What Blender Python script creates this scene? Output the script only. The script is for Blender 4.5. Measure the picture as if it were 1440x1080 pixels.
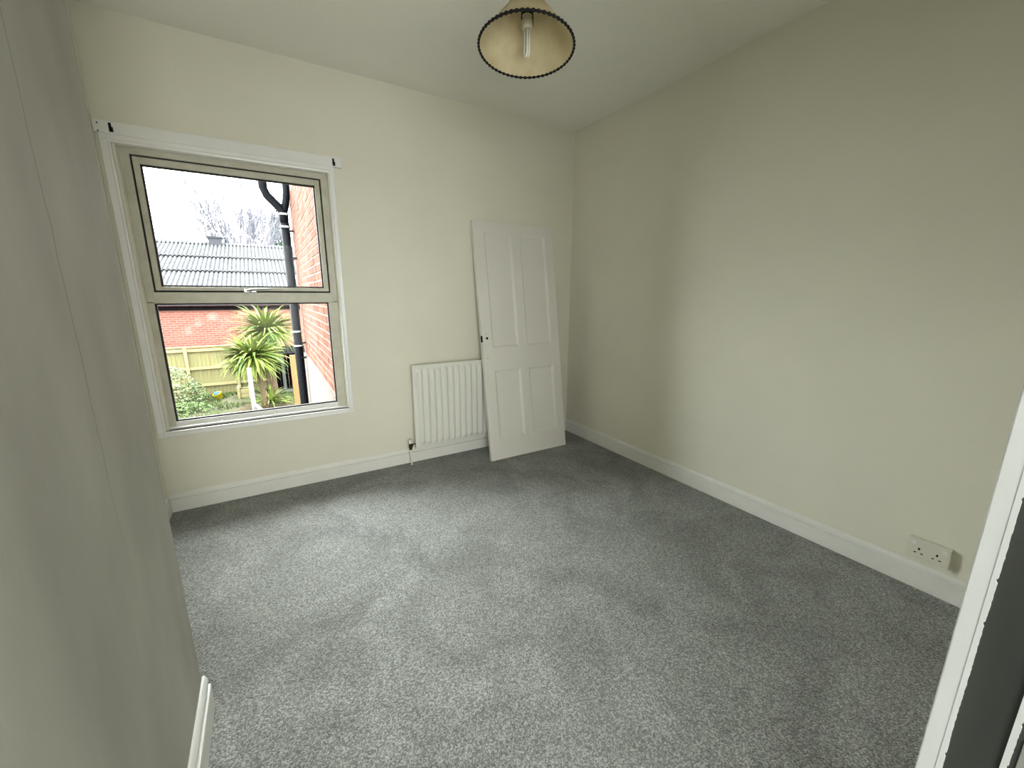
import bpy, bmesh, math, random
from mathutils import Vector, Matrix, noise
random.seed(7)
for o in list(bpy.data.objects):
    bpy.data.objects.remove(o)
S = bpy.context.scene
COL = S.collection

# ------------------------------------------------------------------ camera
cam_data = bpy.data.cameras.new('camera')
cam_data.sensor_width = 36.0
cam_data.sensor_fit = 'HORIZONTAL'
cam_data.lens = 567.6 / 1440 * 36.0
cam_data.clip_start = 0.02
cam_data.clip_end = 500
cam = bpy.data.objects.new('camera', cam_data)
COL.objects.link(cam)
YAW, PITCH, ROLL = 0.5417, 0.2182, 0.0028
fwd0 = Vector((math.sin(YAW), math.cos(YAW), 0))
right0 = Vector((math.cos(YAW), -math.sin(YAW), 0))
up0 = Vector((0, 0, 1))
F = fwd0 * math.cos(PITCH) - up0 * math.sin(PITCH)
U0 = up0 * math.cos(PITCH) + fwd0 * math.sin(PITCH)
R_ = right0 * math.cos(ROLL) + U0 * math.sin(ROLL)
U_ = U0 * math.cos(ROLL) - right0 * math.sin(ROLL)
CAM = Vector((-2.560, -3.163, 1.378))
cam.matrix_world = Matrix(((R_.x, U_.x, -F.x, CAM.x), (R_.y, U_.y, -F.y, CAM.y),
                           (R_.z, U_.z, -F.z, CAM.z), (0, 0, 0, 1)))
S.camera = cam

# ------------------------------------------------------------------ light
SKY = 31.0            # overcast sky strength
LANDING = 135.0       # added fill light on the landing, unseen behind the camera (W)
S.view_settings.view_transform = 'Standard'
S.view_settings.look = 'None'
S.view_settings.gamma = 1.0
S.view_settings.use_curve_mapping = False
S.view_settings.exposure = 0.0

world = bpy.data.worlds.new('overcast_sky')
S.world = world
world.use_nodes = True
wn, wl = world.node_tree.nodes, world.node_tree.links
wn.clear()
tc = wn.new('ShaderNodeTexCoord')
sep = wn.new('ShaderNodeSeparateXYZ')
wl.new(tc.outputs['Generated'], sep.inputs[0])
ramp = wn.new('ShaderNodeMapRange')           # overcast sky: brighter towards the zenith
ramp.inputs['From Min'].default_value = 0.0
ramp.inputs['From Max'].default_value = 1.0
ramp.inputs['To Min'].default_value = 0.55
ramp.inputs['To Max'].default_value = 1.45
wl.new(sep.outputs['Z'], ramp.inputs['Value'])
mp = wn.new('ShaderNodeMapping')
mp.inputs['Scale'].default_value = (2.2, 2.2, 8.0)
wl.new(tc.outputs['Generated'], mp.inputs['Vector'])
nz = wn.new('ShaderNodeTexNoise')
nz.inputs['Scale'].default_value = 1.6
nz.inputs['Detail'].default_value = 5
wl.new(mp.outputs[0], nz.inputs['Vector'])
cr = wn.new('ShaderNodeValToRGB')
cr.color_ramp.elements[0].position = 0.35
cr.color_ramp.elements[0].color = (0.92, 0.965, 0.985, 1)
cr.color_ramp.elements[1].position = 0.6
cr.color_ramp.elements[1].color = (1.0, 1.0, 0.985, 1)
wl.new(nz.outputs['Fac'], cr.inputs[0])
mulw = wn.new('ShaderNodeMath'); mulw.operation = 'MULTIPLY'
mulw.inputs[1].default_value = SKY
wl.new(ramp.outputs[0], mulw.inputs[0])
bgn = wn.new('ShaderNodeBackground')
wl.new(cr.outputs[0], bgn.inputs['Color'])
wl.new(mulw.outputs[0], bgn.inputs['Strength'])
won = wn.new('ShaderNodeOutputWorld')
wl.new(bgn.outputs[0], won.inputs['Surface'])

# added fill panel behind the camera, brightening the room through the doorway
ld = bpy.data.lights.new('landing_fill_light', 'AREA')
ld.shape = 'RECTANGLE'; ld.size = 1.8; ld.size_y = 1.9
ld.energy = LANDING
ld.color = (0.98, 1.0, 0.95)
lo = bpy.data.objects.new('landing_fill_light', ld)
lo.location = (-2.72, -4.92, 1.45)
lo.rotation_euler = (math.radians(90), 0, 0)      # faces +Y, along the landing
COL.objects.link(lo)

# ------------------------------------------------------------------ materials
def mat(name, col, rough=0.6, var=0.0, scale=20.0, bump=0.0, bscale=None, spec=0.4, metal=0.0, col2=None,
        stretch=(1, 1, 1), detail=4, coat=0.0, bdist=0.002):
    m = bpy.data.materials.new(name); m.use_nodes = True
    n, l = m.node_tree.nodes, m.node_tree.links
    p = n['Principled BSDF']
    p.inputs['Base Color'].default_value = (*col, 1)
    p.inputs['Roughness'].default_value = rough
    p.inputs['Specular IOR Level'].default_value = spec
    p.inputs['Metallic'].default_value = metal
    p.inputs['Coat Weight'].default_value = coat
    t = n.new('ShaderNodeTexCoord'); mpg = n.new('ShaderNodeMapping')
    mpg.inputs['Scale'].default_value = stretch
    l.new(t.outputs['Object'], mpg.inputs['Vector'])
    nt = n.new('ShaderNodeTexNoise'); nt.inputs['Scale'].default_value = scale; nt.inputs['Detail'].default_value = detail
    l.new(mpg.outputs[0], nt.inputs['Vector'])
    c2 = col2 if col2 else tuple(c * (1 - var) for c in col)
    r = n.new('ShaderNodeValToRGB')
    r.color_ramp.elements[0].position = 0.32; r.color_ramp.elements[0].color = (*c2, 1)
    r.color_ramp.elements[1].position = 0.68; r.color_ramp.elements[1].color = (*col, 1)
    l.new(nt.outputs['Fac'], r.inputs[0]); l.new(r.outputs[0], p.inputs['Base Color'])
    if bump:
        nb = n.new('ShaderNodeTexNoise'); nb.inputs['Scale'].default_value = bscale or scale * 4; nb.inputs['Detail'].default_value = 3
        l.new(mpg.outputs[0], nb.inputs['Vector'])
        b = n.new('ShaderNodeBump'); b.inputs['Strength'].default_value = bump; b.inputs['Distance'].default_value = bdist
        l.new(nb.outputs['Fac'], b.inputs['Height']); l.new(b.outputs[0], p.inputs['Normal'])
    return m

M_wall = mat('cream_emulsion', (0.80, 0.78, 0.665), 0.75, 0.03, 3.0, 0.12, 60, spec=0.25)
M_ceil = mat('ceiling_emulsion', (0.88, 0.865, 0.80), 0.85, 0.03, 2.0, 0.15, 40, spec=0.2)
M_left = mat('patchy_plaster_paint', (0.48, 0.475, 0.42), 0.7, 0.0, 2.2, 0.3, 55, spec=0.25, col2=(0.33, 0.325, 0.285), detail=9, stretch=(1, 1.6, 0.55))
M_jamb = mat('grubby_white_paint', (0.54, 0.555, 0.55), 0.4, 0.0, 7.0, 0.15, 60, stretch=(1, 1, 0.2), col2=(0.46, 0.475, 0.47), detail=6)
M_landing = mat('landing_wall_paint', (0.35, 0.34, 0.30), 0.8, 0.03, 3.0)
M_gloss = mat('white_gloss_paint', (0.86, 0.865, 0.84), 0.32, 0.03, 8.0, 0.06, 30)
M_skirt = mat('skirting_paint', (0.83, 0.83, 0.78), 0.35, 0.04, 9.0, 0.06, 30)
M_door = mat('door_white_paint', (0.80, 0.785, 0.73), 0.4, 0.03, 6.0, 0.08, 40, stretch=(1, 1, 0.15))
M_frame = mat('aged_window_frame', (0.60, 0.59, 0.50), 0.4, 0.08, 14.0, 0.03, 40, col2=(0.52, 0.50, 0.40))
M_gasket = mat('black_gasket', (0.012, 0.012, 0.014), 0.6, 0.2, 30)
M_black = mat('black_hole', (0.006, 0.006, 0.006), 0.9, 0.2, 30)
M_rad = mat('radiator_enamel', (0.79, 0.79, 0.73), 0.3, 0.02, 10)
M_brass = mat('tarnished_brass', (0.10, 0.075, 0.035), 0.45, 0.6, 60, metal=0.7)
M_chrome = mat('silver_metal', (0.6, 0.6, 0.58), 0.3, 0.1, 40, metal=0.9)
M_plastic = mat('cream_plastic', (0.74, 0.73, 0.62), 0.35, 0.02, 12)
M_plasticw = mat('white_plastic', (0.84, 0.84, 0.78), 0.3, 0.02, 12)
M_darkwood = mat('bare_dark_wood', (0.045, 0.05, 0.042), 0.55, 0.5, 9.0, 0.3, 40, stretch=(1, 1, 0.08), col2=(0.018, 0.019, 0.017))
M_trimcord = mat('black_braid', (0.012, 0.010, 0.010), 0.9, 0.4, 80)
M_bulb = mat('white_lamp_tube', (0.8, 0.79, 0.70), 0.25, 0.03, 20)
M_holder = mat('ivory_lamp_holder', (0.60, 0.56, 0.42), 0.4, 0.1, 20)
M_clip = mat('white_clip', (0.2070, 0.2116, 0.2116), 0.4, 0.1, 20)
M_pipe = mat('black_pipe_plastic', (0.0014, 0.0018, 0.0028), 0.5, 0.3, 20, spec=0.12)
M_tarmac_wood = mat('black_stained_timber', (0.0018, 0.0018, 0.0023), 0.95, 0.5, 8, 0.3, spec=0.05, stretch=(1, 1, 0.1))
M_mortar = mat('pale_mortar', (0.1386, 0.1084, 0.0904), 0.95, 0.15, 30, 0.3, 90)
M_bricks = [mat('red_brick', c, 0.9, 0.3, 14, 0.4, 60) for c in
            ((0.0896, 0.0411, 0.0291), (0.0800, 0.0348, 0.0251), (0.0970, 0.0485, 0.0339), (0.0849, 0.0446, 0.0339))]
M_pebble = mat('pebbledash_render', (0.125, 0.107, 0.096), 0.95, 0, 55, 0.9, 90, col2=(0.055, 0.047, 0.043), bdist=0.01)
M_fence = mat('weathered_fence_board', (0.0964, 0.0898, 0.0412), 0.9, 0.0, 4, 0.3, 30, stretch=(6, 6, 0.5), col2=(0.0632, 0.0624, 0.0299))
M_rail = mat('fence_rail_timber', (0.1311, 0.1173, 0.0587), 0.9, 0.25, 6)
M_plank = mat('fresh_tan_timber', (0.1058, 0.0690, 0.0299), 0.8, 0.2, 5, stretch=(1, 1, 0.1))
M_whitepost = mat('pale_weathered_post', (0.0966, 0.0946, 0.0909), 0.9, 0.25, 6)
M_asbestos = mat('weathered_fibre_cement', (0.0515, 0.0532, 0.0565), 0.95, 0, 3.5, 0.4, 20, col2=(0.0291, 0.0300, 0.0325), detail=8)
M_leafs = [mat('sword_leaf', c, 0.5, 0.2, 3) for c in ((0.0567, 0.0834, 0.0146), (0.0767, 0.1001, 0.0200), (0.0367, 0.0634, 0.0167), (0.1001, 0.1134, 0.0367))]
M_dead = mat('dead_leaf', (0.1035, 0.0794, 0.0483), 0.9, 0.3, 8)
M_trunk = mat('cordyline_bark', (0.0575, 0.0437, 0.0253), 0.95, 0.4, 12, 0.6, 30)
M_shrub = mat('shrub_leaf', (0.0547, 0.0773, 0.0322), 0.7, 0.4, 5)
M_shrub2 = mat('pale_shrub_leaf', (0.0837, 0.1030, 0.0547), 0.7, 0.3, 5)
M_grass = mat('grass_blade', (0.0437, 0.0598, 0.0207), 0.8, 0.4, 4)
M_ground = mat('bare_earth_and_moss', (0.0490, 0.0431, 0.0314), 0.95, 0, 0.9, 0.6, 14, col2=(0.0174, 0.0233, 0.0082), detail=9, bdist=0.03)
M_twig = mat('bare_twig', (0.0736, 0.0736, 0.0848), 0.9, 0.2, 8)
M_conifer = mat('conifer_green', (0.0354, 0.0860, 0.0354), 0.8, 0.5, 2)
M_yellow = mat('yellow_plastic', (0.1058, 0.0874, 0.0046), 0.4, 0.1, 10)
M_blue = mat('blue_plastic', (0.0230, 0.0529, 0.0782), 0.4, 0.1, 10)
M_grey = mat('grey_cement', (0.0276, 0.0290, 0.0331), 0.9, 0.2, 10)

def shade_material():
    m = bpy.data.materials.new('parchment_shade'); m.use_nodes = True
    n, l = m.node_tree.nodes, m.node_tree.links
    p = n['Principled BSDF']; p.inputs['Roughness'].default_value = 0.8
    t = n.new('ShaderNodeTexCoord'); nt = n.new('ShaderNodeTexNoise')
    nt.inputs['Scale'].default_value = 9; nt.inputs['Detail'].default_value = 6
    l.new(t.outputs['Object'], nt.inputs['Vector'])
    r = n.new('ShaderNodeValToRGB')
    r.color_ramp.elements[0].position = 0.3; r.color_ramp.elements[0].color = (0.60, 0.49, 0.27, 1)
    r.color_ramp.elements[1].position = 0.7; r.color_ramp.elements[1].color = (0.80, 0.72, 0.50, 1)
    l.new(nt.outputs['Fac'], r.inputs[0]); l.new(r.outputs[0], p.inputs['Base Color'])
    tr = n.new('ShaderNodeBsdfTranslucent'); l.new(r.outputs[0], tr.inputs['Color'])
    mx = n.new('ShaderNodeMixShader'); mx.inputs[0].default_value = 0.25
    l.new(p.outputs[0], mx.inputs[1]); l.new(tr.outputs[0], mx.inputs[2])
    l.new(mx.outputs[0], n['Material Output'].inputs['Surface'])
    return m
M_shade = shade_material()

def glass_material():
    m = bpy.data.materials.new('window_glass'); m.use_nodes = True
    n, l = m.node_tree.nodes, m.node_tree.links
    n.remove(n['Principled BSDF'])
    a = n.new('ShaderNodeBsdfTransparent'); a.inputs['Color'].default_value = (0.97, 0.985, 0.98, 1)
    g = n.new('ShaderNodeBsdfGlossy'); g.inputs['Roughness'].default_value = 0.02
    fr = n.new('ShaderNodeFresnel'); fr.inputs['IOR'].default_value = 1.12
    mx = n.new('ShaderNodeMixShader')
    l.new(fr.outputs[0], mx.inputs[0]); l.new(a.outputs[0], mx.inputs[1]); l.new(g.outputs[0], mx.inputs[2])
    l.new(mx.outputs[0], n['Material Output'].inputs['Surface'])
    return m
M_glass = glass_material()

def joint_crack(m, ypos):
    """hairline crack along a taped joint, wandering down the wall"""
    n, l = m.node_tree.nodes, m.node_tree.links
    p = n['Principled BSDF']; src = p.inputs['Base Color'].links[0].from_socket
    t = n.new('ShaderNodeTexCoord'); sx = n.new('ShaderNodeSeparateXYZ'); l.new(t.outputs['Object'], sx.inputs[0])
    nz = n.new('ShaderNodeTexNoise'); nz.inputs['Scale'].default_value = 5; nz.inputs['Detail'].default_value = 8
    l.new(t.outputs['Object'], nz.inputs['Vector'])
    ad = n.new('ShaderNodeMath'); ad.operation = 'MULTIPLY_ADD'; ad.inputs[1].default_value = 0.035; ad.inputs[2].default_value = -ypos - 0.0175
    l.new(nz.outputs['Fac'], ad.inputs[0])
    sm = n.new('ShaderNodeMath'); sm.operation = 'ADD'; l.new(sx.outputs['Y'], sm.inputs[0]); l.new(ad.outputs[0], sm.inputs[1])
    ab = n.new('ShaderNodeMath'); ab.operation = 'ABSOLUTE'; l.new(sm.outputs[0], ab.inputs[0])
    mr = n.new('ShaderNodeMapRange'); mr.inputs['From Min'].default_value = 0.0004; mr.inputs['From Max'].default_value = 0.0028
    mr.inputs['To Min'].default_value = 0.62; mr.inputs['To Max'].default_value = 1.0
    l.new(ab.outputs[0], mr.inputs['Value'])
    # fades out low on the wall
    fz = n.new('ShaderNodeMapRange'); fz.inputs['From Min'].default_value = 0.7; fz.inputs['From Max'].default_value = 1.15
    l.new(sx.outputs['Z'], fz.inputs['Value'])
    mx = n.new('ShaderNodeMix'); mx.data_type = 'RGBA'; mx.blend_type = 'MULTIPLY'
    l.new(fz.outputs[0], mx.inputs[0]); l.new(src, mx.inputs[6]); l.new(mr.outputs[0], mx.inputs[7])
    l.new(mx.outputs[2], p.inputs['Base Color'])
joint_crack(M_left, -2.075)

def valley_shade(m, pitch, x0, off):
    """shade painted into the colour along the troughs of the corrugated sheets"""
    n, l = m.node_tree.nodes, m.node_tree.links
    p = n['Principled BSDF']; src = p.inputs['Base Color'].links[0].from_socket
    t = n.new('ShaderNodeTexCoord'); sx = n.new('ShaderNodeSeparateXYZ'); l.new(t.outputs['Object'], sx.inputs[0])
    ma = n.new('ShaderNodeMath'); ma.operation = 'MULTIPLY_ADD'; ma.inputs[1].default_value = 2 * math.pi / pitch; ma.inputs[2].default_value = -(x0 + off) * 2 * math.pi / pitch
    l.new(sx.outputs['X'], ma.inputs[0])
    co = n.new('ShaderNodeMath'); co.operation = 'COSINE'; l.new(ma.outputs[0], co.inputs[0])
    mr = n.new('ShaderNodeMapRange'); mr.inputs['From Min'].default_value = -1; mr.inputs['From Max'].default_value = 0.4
    mr.inputs['To Min'].default_value = 0.42; mr.inputs['To Max'].default_value = 1.0  # painted shading, darkest along each trough
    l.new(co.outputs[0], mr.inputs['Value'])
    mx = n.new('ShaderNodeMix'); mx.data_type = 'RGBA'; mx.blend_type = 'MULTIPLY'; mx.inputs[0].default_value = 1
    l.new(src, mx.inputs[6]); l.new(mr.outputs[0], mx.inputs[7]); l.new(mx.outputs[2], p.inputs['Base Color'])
valley_shade(M_asbestos, 0.17, -13.0, 4.0)   # objects sit at x = -4

def carpet_material():
    m = bpy.data.materials.new('grey_twist_carpet'); m.use_nodes = True
    n, l = m.node_tree.nodes, m.node_tree.links
    p = n['Principled BSDF']
    p.inputs['Roughness'].default_value = 0.95
    p.inputs['Specular IOR Level'].default_value = 0.1
    p.inputs['Sheen Weight'].default_value = 0.25
    p.inputs['Sheen Roughness'].default_value = 0.5
    t = n.new('ShaderNodeTexCoord')
    vo = n.new('ShaderNodeTexVoronoi'); vo.inputs['Scale'].default_value = 230
    l.new(t.outputs['Object'], vo.inputs['Vector'])
    sp = n.new('ShaderNodeSeparateColor'); l.new(vo.outputs['Color'], sp.inputs[0])
    r = n.new('ShaderNodeValToRGB')
    e = r.color_ramp.elements
    e[0].position = 0.0; e[0].color = (0.15, 0.157, 0.148, 1)
    e[1].position = 1.0; e[1].color = (0.58, 0.60, 0.575, 1)
    x = r.color_ramp.elements.new(0.55); x.color = (0.315, 0.328, 0.312, 1)
    l.new(sp.outputs['Red'], r.inputs[0])
    # brushed pile: broad patches lying one way or the other
    nz = n.new('ShaderNodeTexNoise'); nz.inputs['Scale'].default_value = 2.3; nz.inputs['Detail'].default_value = 7; nz.inputs['Distortion'].default_value = 1.2
    l.new(t.outputs['Object'], nz.inputs['Vector'])
    r2 = n.new('ShaderNodeValToRGB')
    r2.color_ramp.elements[0].position = 0.34; r2.color_ramp.elements[0].color = (0.72, 0.72, 0.71, 1)
    r2.color_ramp.elements[1].position = 0.62; r2.color_ramp.elements[1].color = (1.05, 1.05, 1.05, 1)
    l.new(nz.outputs['Fac'], r2.inputs[0])
    mx = n.new('ShaderNodeMix'); mx.data_type = 'RGBA'; mx.blend_type = 'MULTIPLY'; mx.inputs[0].default_value = 1
    l.new(r.outputs[0], mx.inputs[6]); l.new(r2.outputs[0], mx.inputs[7])
    l.new(mx.outputs[2], p.inputs['Base Color'])
    nb = n.new('ShaderNodeTexNoise'); nb.inputs['Scale'].default_value = 130; nb.inputs['Detail'].default_value = 3
    l.new(t.outputs['Object'], nb.inputs['Vector'])
    ad = n.new('ShaderNodeMath'); ad.operation = 'SUBTRACT'
    l.new(nb.outputs['Fac'], ad.inputs[0]); l.new(vo.outputs['Distance'], ad.inputs[1])
    b = n.new('ShaderNodeBump'); b.inputs['Strength'].default_value = 0.9; b.inputs['Distance'].default_value = 0.008
    l.new(ad.outputs[0], b.inputs['Height'])
    # shallow ruckles where the carpet is loose
    rk = n.new('ShaderNodeTexNoise'); rk.inputs['Scale'].default_value = 2.4; rk.inputs['Detail'].default_value = 2; rk.inputs['Distortion'].default_value = 1.0
    l.new(t.outputs['Object'], rk.inputs['Vector'])
    b2 = n.new('ShaderNodeBump'); b2.inputs['Strength'].default_value = 0.5; b2.inputs['Distance'].default_value = 0.035
    l.new(rk.outputs['Fac'], b2.inputs['Height']); l.new(b2.outputs[0], b.inputs['Normal'])
    l.new(b.outputs[0], p.inputs['Normal'])
    return m
M_carpet = carpet_material()

def brickwall_material():
    m = bpy.data.materials.new('distant_brickwork'); m.use_nodes = True
    n, l = m.node_tree.nodes, m.node_tree.links
    p = n['Principled BSDF']; p.inputs['Roughness'].default_value = 0.95
    t = n.new('ShaderNodeTexCoord'); mpg = n.new('ShaderNodeMapping')
    mpg.inputs['Rotation'].default_value = (math.radians(90), 0, 0)
    l.new(t.outputs['Object'], mpg.inputs['Vector'])
    b = n.new('ShaderNodeTexBrick')
    b.inputs['Color1'].default_value = (0.1081, 0.0391, 0.0285, 1)
    b.inputs['Color2'].default_value = (0.0828, 0.0294, 0.0221, 1)
    b.inputs['Mortar'].default_value = (0.1150, 0.0782, 0.0644, 1)
    b.inputs['Scale'].default_value = 1.0
    b.inputs['Brick Width'].default_value = 0.235
    b.inputs['Row Height'].default_value = 0.085
    b.inputs['Mortar Size'].default_value = 0.010
    l.new(mpg.outputs[0], b.inputs['Vector'])
    nz = n.new('ShaderNodeTexNoise'); nz.inputs['Scale'].default_value = 1.3; nz.inputs['Detail'].default_value = 8
    l.new(t.outputs['Object'], nz.inputs['Vector'])
    r = n.new('ShaderNodeValToRGB')
    r.color_ramp.elements[0].position = 0.60; r.color_ramp.elements[0].color = (0, 0, 0, 1)
    r.color_ramp.elements[1].position = 0.72; r.color_ramp.elements[1].color = (0.8, 0.8, 0.8, 1)
    l.new(nz.outputs['Fac'], r.inputs[0])
    mx = n.new('ShaderNodeMix'); mx.data_type = 'RGBA'
    l.new(r.outputs[0], mx.inputs[0]); l.new(b.outputs['Color'], mx.inputs[6]); mx.inputs[7].default_value = (0.1150, 0.0874, 0.0759, 1)
    l.new(mx.outputs[2], p.inputs['Base Color'])
    bp = n.new('ShaderNodeBump'); bp.inputs['Distance'].default_value = 0.01
    l.new(b.outputs['Fac'], bp.inputs['Height']); bp.invert = True
    l.new(bp.outputs[0], p.inputs['Normal'])
    return m
M_brickwall = brickwall_material()
for m_ in [M_clip, M_pipe, M_mortar, M_pebble, M_fence, M_rail, M_plank, M_whitepost, M_dead, M_trunk, M_shrub, M_shrub2, M_grass, M_ground,
           M_twig, M_conifer, M_yellow, M_blue, M_grey, M_tarmac_wood, M_asbestos, M_brickwall] + M_bricks + M_leafs:
    m_.node_tree.nodes['Principled BSDF'].inputs['Specular IOR Level'].default_value = 0.04   # matt, weathered surfaces

# ------------------------------------------------------------------ geometry helpers
class MB:
    def __init__(self):
        self.bm = bmesh.new()
    def box(self, x0, x1, y0, y1, z0, z1):
        x0, x1 = sorted((x0, x1)); y0, y1 = sorted((y0, y1)); z0, z1 = sorted((z0, z1))
        v = [self.bm.verts.new(p) for p in ((x0, y0, z0), (x1, y0, z0), (x1, y1, z0), (x0, y1, z0),
                                            (x0, y0, z1), (x1, y0, z1), (x1, y1, z1), (x0, y1, z1))]
        for f in ((0, 3, 2, 1), (4, 5, 6, 7), (0, 1, 5, 4), (1, 2, 6, 5), (2, 3, 7, 6), (3, 0, 4, 7)):
            self.bm.faces.new([v[i] for i in f])
        return self
    def quad(self, *pts):
        self.bm.faces.new([self.bm.verts.new(p) for p in pts]); return self
    def prism(self, prof, axis, a, b):
        """profile (p, q) swept along an axis: 'x' -> (y, z), 'y' -> (x, z), 'z' -> (x, y)"""
        def P(p, t):
            return {'x': (t, p[0], p[1]), 'y': (p[0], t, p[1]), 'z': (p[0], p[1], t)}[axis]
        A = [self.bm.verts.new(P(p, a)) for p in prof]; B = [self.bm.verts.new(P(p, b)) for p in prof]
        n = len(prof)
        for i in range(n):
            self.bm.faces.new((A[i], A[(i + 1) % n], B[(i + 1) % n], B[i]))
        self.bm.faces.new(A[::-1]); self.bm.faces.new(B)
        return self
    def tube(self, pts, r, n=12, cap=True):
        pts = [Vector(p) for p in pts]
        rs = r if isinstance(r, (list, tuple)) else [r] * len(pts)
        rings = []; up = None
        for i, p in enumerate(pts):
            d = (pts[min(i + 1, len(pts) - 1)] - pts[max(i - 1, 0)]).normalized()
            if up is None:
                up = d.orthogonal().normalized()
            else:
                up = (up - d * up.dot(d))
                up = up.normalized() if up.length > 1e-6 else d.orthogonal().normalized()
            w = d.cross(up)
            rings.append([self.bm.verts.new(p + (up * math.cos(2 * math.pi * k / n) + w * math.sin(2 * math.pi * k / n)) * rs[i]) for k in range(n)])
        for a, b in zip(rings, rings[1:]):
            for k in range(n):
                self.bm.faces.new((a[k], a[(k + 1) % n], b[(k + 1) % n], b[k]))
        if cap:
            self.bm.faces.new(rings[0][::-1]); self.bm.faces.new(rings[-1])
        return self
    def lathe(self, prof, c=(0, 0, 0), axis=(0, 0, 1), n=32, close=False):
        """profile of (radius, height) about an axis"""
        ax = Vector(axis).normalized(); u = ax.orthogonal().normalized(); w = ax.cross(u); c = Vector(c)
        rings = []
        for r, h in prof:
            rings.append([self.bm.verts.new(c + ax * h + (u * math.cos(2 * math.pi * k / n) + w * math.sin(2 * math.pi * k / n)) * max(r, 1e-5)) for k in range(n)])
        seq = list(zip(rings, rings[1:])) + ([(rings[-1], rings[0])] if close else [])
        for a, b in seq:
            for k in range(n):
                self.bm.faces.new((a[k], a[(k + 1) % n], b[(k + 1) % n], b[k]))
        if not close:
            self.bm.faces.new(rings[0][::-1]); self.bm.faces.new(rings[-1])
        return self
    def build(self, name, m, parent=None, bevel=0.0, smooth=False, seg=2):
        me = bpy.data.meshes.new(name)
        bmesh.ops.recalc_face_normals(self.bm, faces=self.bm.faces[:])
        self.bm.to_mesh(me); self.bm.free()
        me.materials.append(m)
        o = bpy.data.objects.new(name, me); COL.objects.link(o)
        if parent is not None:
            o.parent = parent
            if parent.get('_world'):
                loc = Vector(parent.get('_world'))
                me.transform(Matrix.Translation(-loc))
        if smooth:
            for p in me.polygons: p.use_smooth = True
        if bevel:
            b = o.modifiers.new('bevel', 'BEVEL'); b.width = bevel; b.segments = seg; b.limit_method = 'ANGLE'
            b.angle_limit = math.radians(35)
        return o

def thing(name, loc, label, cat, group=None):
    o = bpy.data.objects.new(name, None); COL.objects.link(o)
    o.location = loc; o.empty_display_size = 0.1
    o['label'] = label; o['category'] = cat; o['_world'] = tuple(loc)
    if group: o['group'] = group
    return o
def tag(o, label, cat, group=None):
    o['label'] = label; o['category'] = cat
    if group: o['group'] = group
    return o
def struct(o):
    o['kind'] = 'structure'; return o
def struct_empty(name, loc):
    o = bpy.data.objects.new(name, None); COL.objects.link(o); o.location = loc
    o['kind'] = 'structure'; o['_world'] = tuple(loc); return o
def copy_part(src, parent, loc=None, rot=None, scale=None, m=None):
    c = src.copy(); COL.objects.link(c); c.parent = parent
    if loc is not None: c.location = loc
    if rot is not None: c.rotation_euler = rot
    if scale is not None: c.scale = scale
    return c

# ------------------------------------------------------------------ room shell
H = 2.80
XL = -2.875            # face of the near left partition
YA = -1.690            # its free end
YB = -3.097            # room face of the wall with the doorway
XR = -3.232            # left side of the window recess
WX0, WX1, WZ0, WZ1 = -3.160, -2.105, 0.530, 2.180   # window opening

struct(MB().box(-4.5, 0.25, -4.95, 0.0, -0.20, 0.0).build('floor', M_carpet))
struct(MB().box(-4.5, 0.25, -4.95, 0.25, H, H + 0.15).build('ceiling', M_ceil))
wf = MB()
wf.box(-3.9, WX0, 0, 0.25, -0.2, H).box(WX1, 0.25, 0, 0.25, -0.2, H)
wf.box(WX0, WX1, 0, 0.25, -0.2, WZ0).box(WX0, WX1, 0, 0.25, WZ1, H)
struct(wf.build('wall_far', M_wall))
struct(MB().box(0, 0.25, -4.95, 0, 0, H).build('wall_right', M_wall))
# left partition with a plaster-rounded free end, and the side of the recess behind it
r = 0.014
prof = [(XL, -3.4)]
for k in range(7):
    a = math.pi / 2 * k / 6
    prof.append((XL - r + r * math.cos(a), YA - r + r * math.sin(a)))
prof += [(XR - 0.12, YA), (XR - 0.12, -3.4)]
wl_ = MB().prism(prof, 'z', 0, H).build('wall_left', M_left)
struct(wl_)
struct(MB().box(XR - 0.12, XR, YA, 0, 0, H).build('wall_recess', M_wall))
# wall with the doorway
XJ = -1.810
wb = MB().box(XJ + 0.03, 0, YB - 0.16, YB, 0, H).box(XL, XJ + 0.03, YB - 0.16, YB, 2.06, H)
struct(wb.build('wall_back', M_wall))
# landing behind the camera
struct(MB().box(-4.5, 0.25, -5.1, -4.95, 0, H).build('wall_landing', M_landing))
struct(MB().box(-4.5, -4.35, -4.95, -3.25, 0, H).build('wall_landing_left', M_landing))
struct(MB().box(-4.35, XR - 0.12, -3.4, -3.25, 0, H).build('wall_landing_front', M_landing))

# skirting boards: flat face, step, small rounded top
def skirt_prof(h=0.122, t=0.018):
    return [(0, 0), (t, 0), (t, h * 0.69), (t - 0.002, h * 0.705), (t - 0.0145, h * 0.71), (t - 0.0145, h * 0.785),
            (t - 0.005, h * 0.80), (t - 0.006, h * 0.88), (t - 0.010, h * 0.95), (t - 0.014, h), (0, h)]
struct(MB().prism([(-p, z) for p, z in skirt_prof()], 'x', XR, 0).build('baseboard_far', M_skirt, bevel=0.0008))
struct(MB().prism([(-p, z) for p, z in skirt_prof()], 'y', YB, -0.018).build('baseboard_right', M_skirt, bevel=0.0008))
struct(MB().prism([(XR + p, z) for p, z in skirt_prof()], 'y', YA, -0.018).build('baseboard_recess', M_skirt, bevel=0.0008))
struct(MB().prism([(XL + p, z) for p, z in skirt_prof(0.132, 0.020)], 'y', -3.3, YA + 0.004).build('baseboard_left', M_gloss, bevel=0.001))

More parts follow.
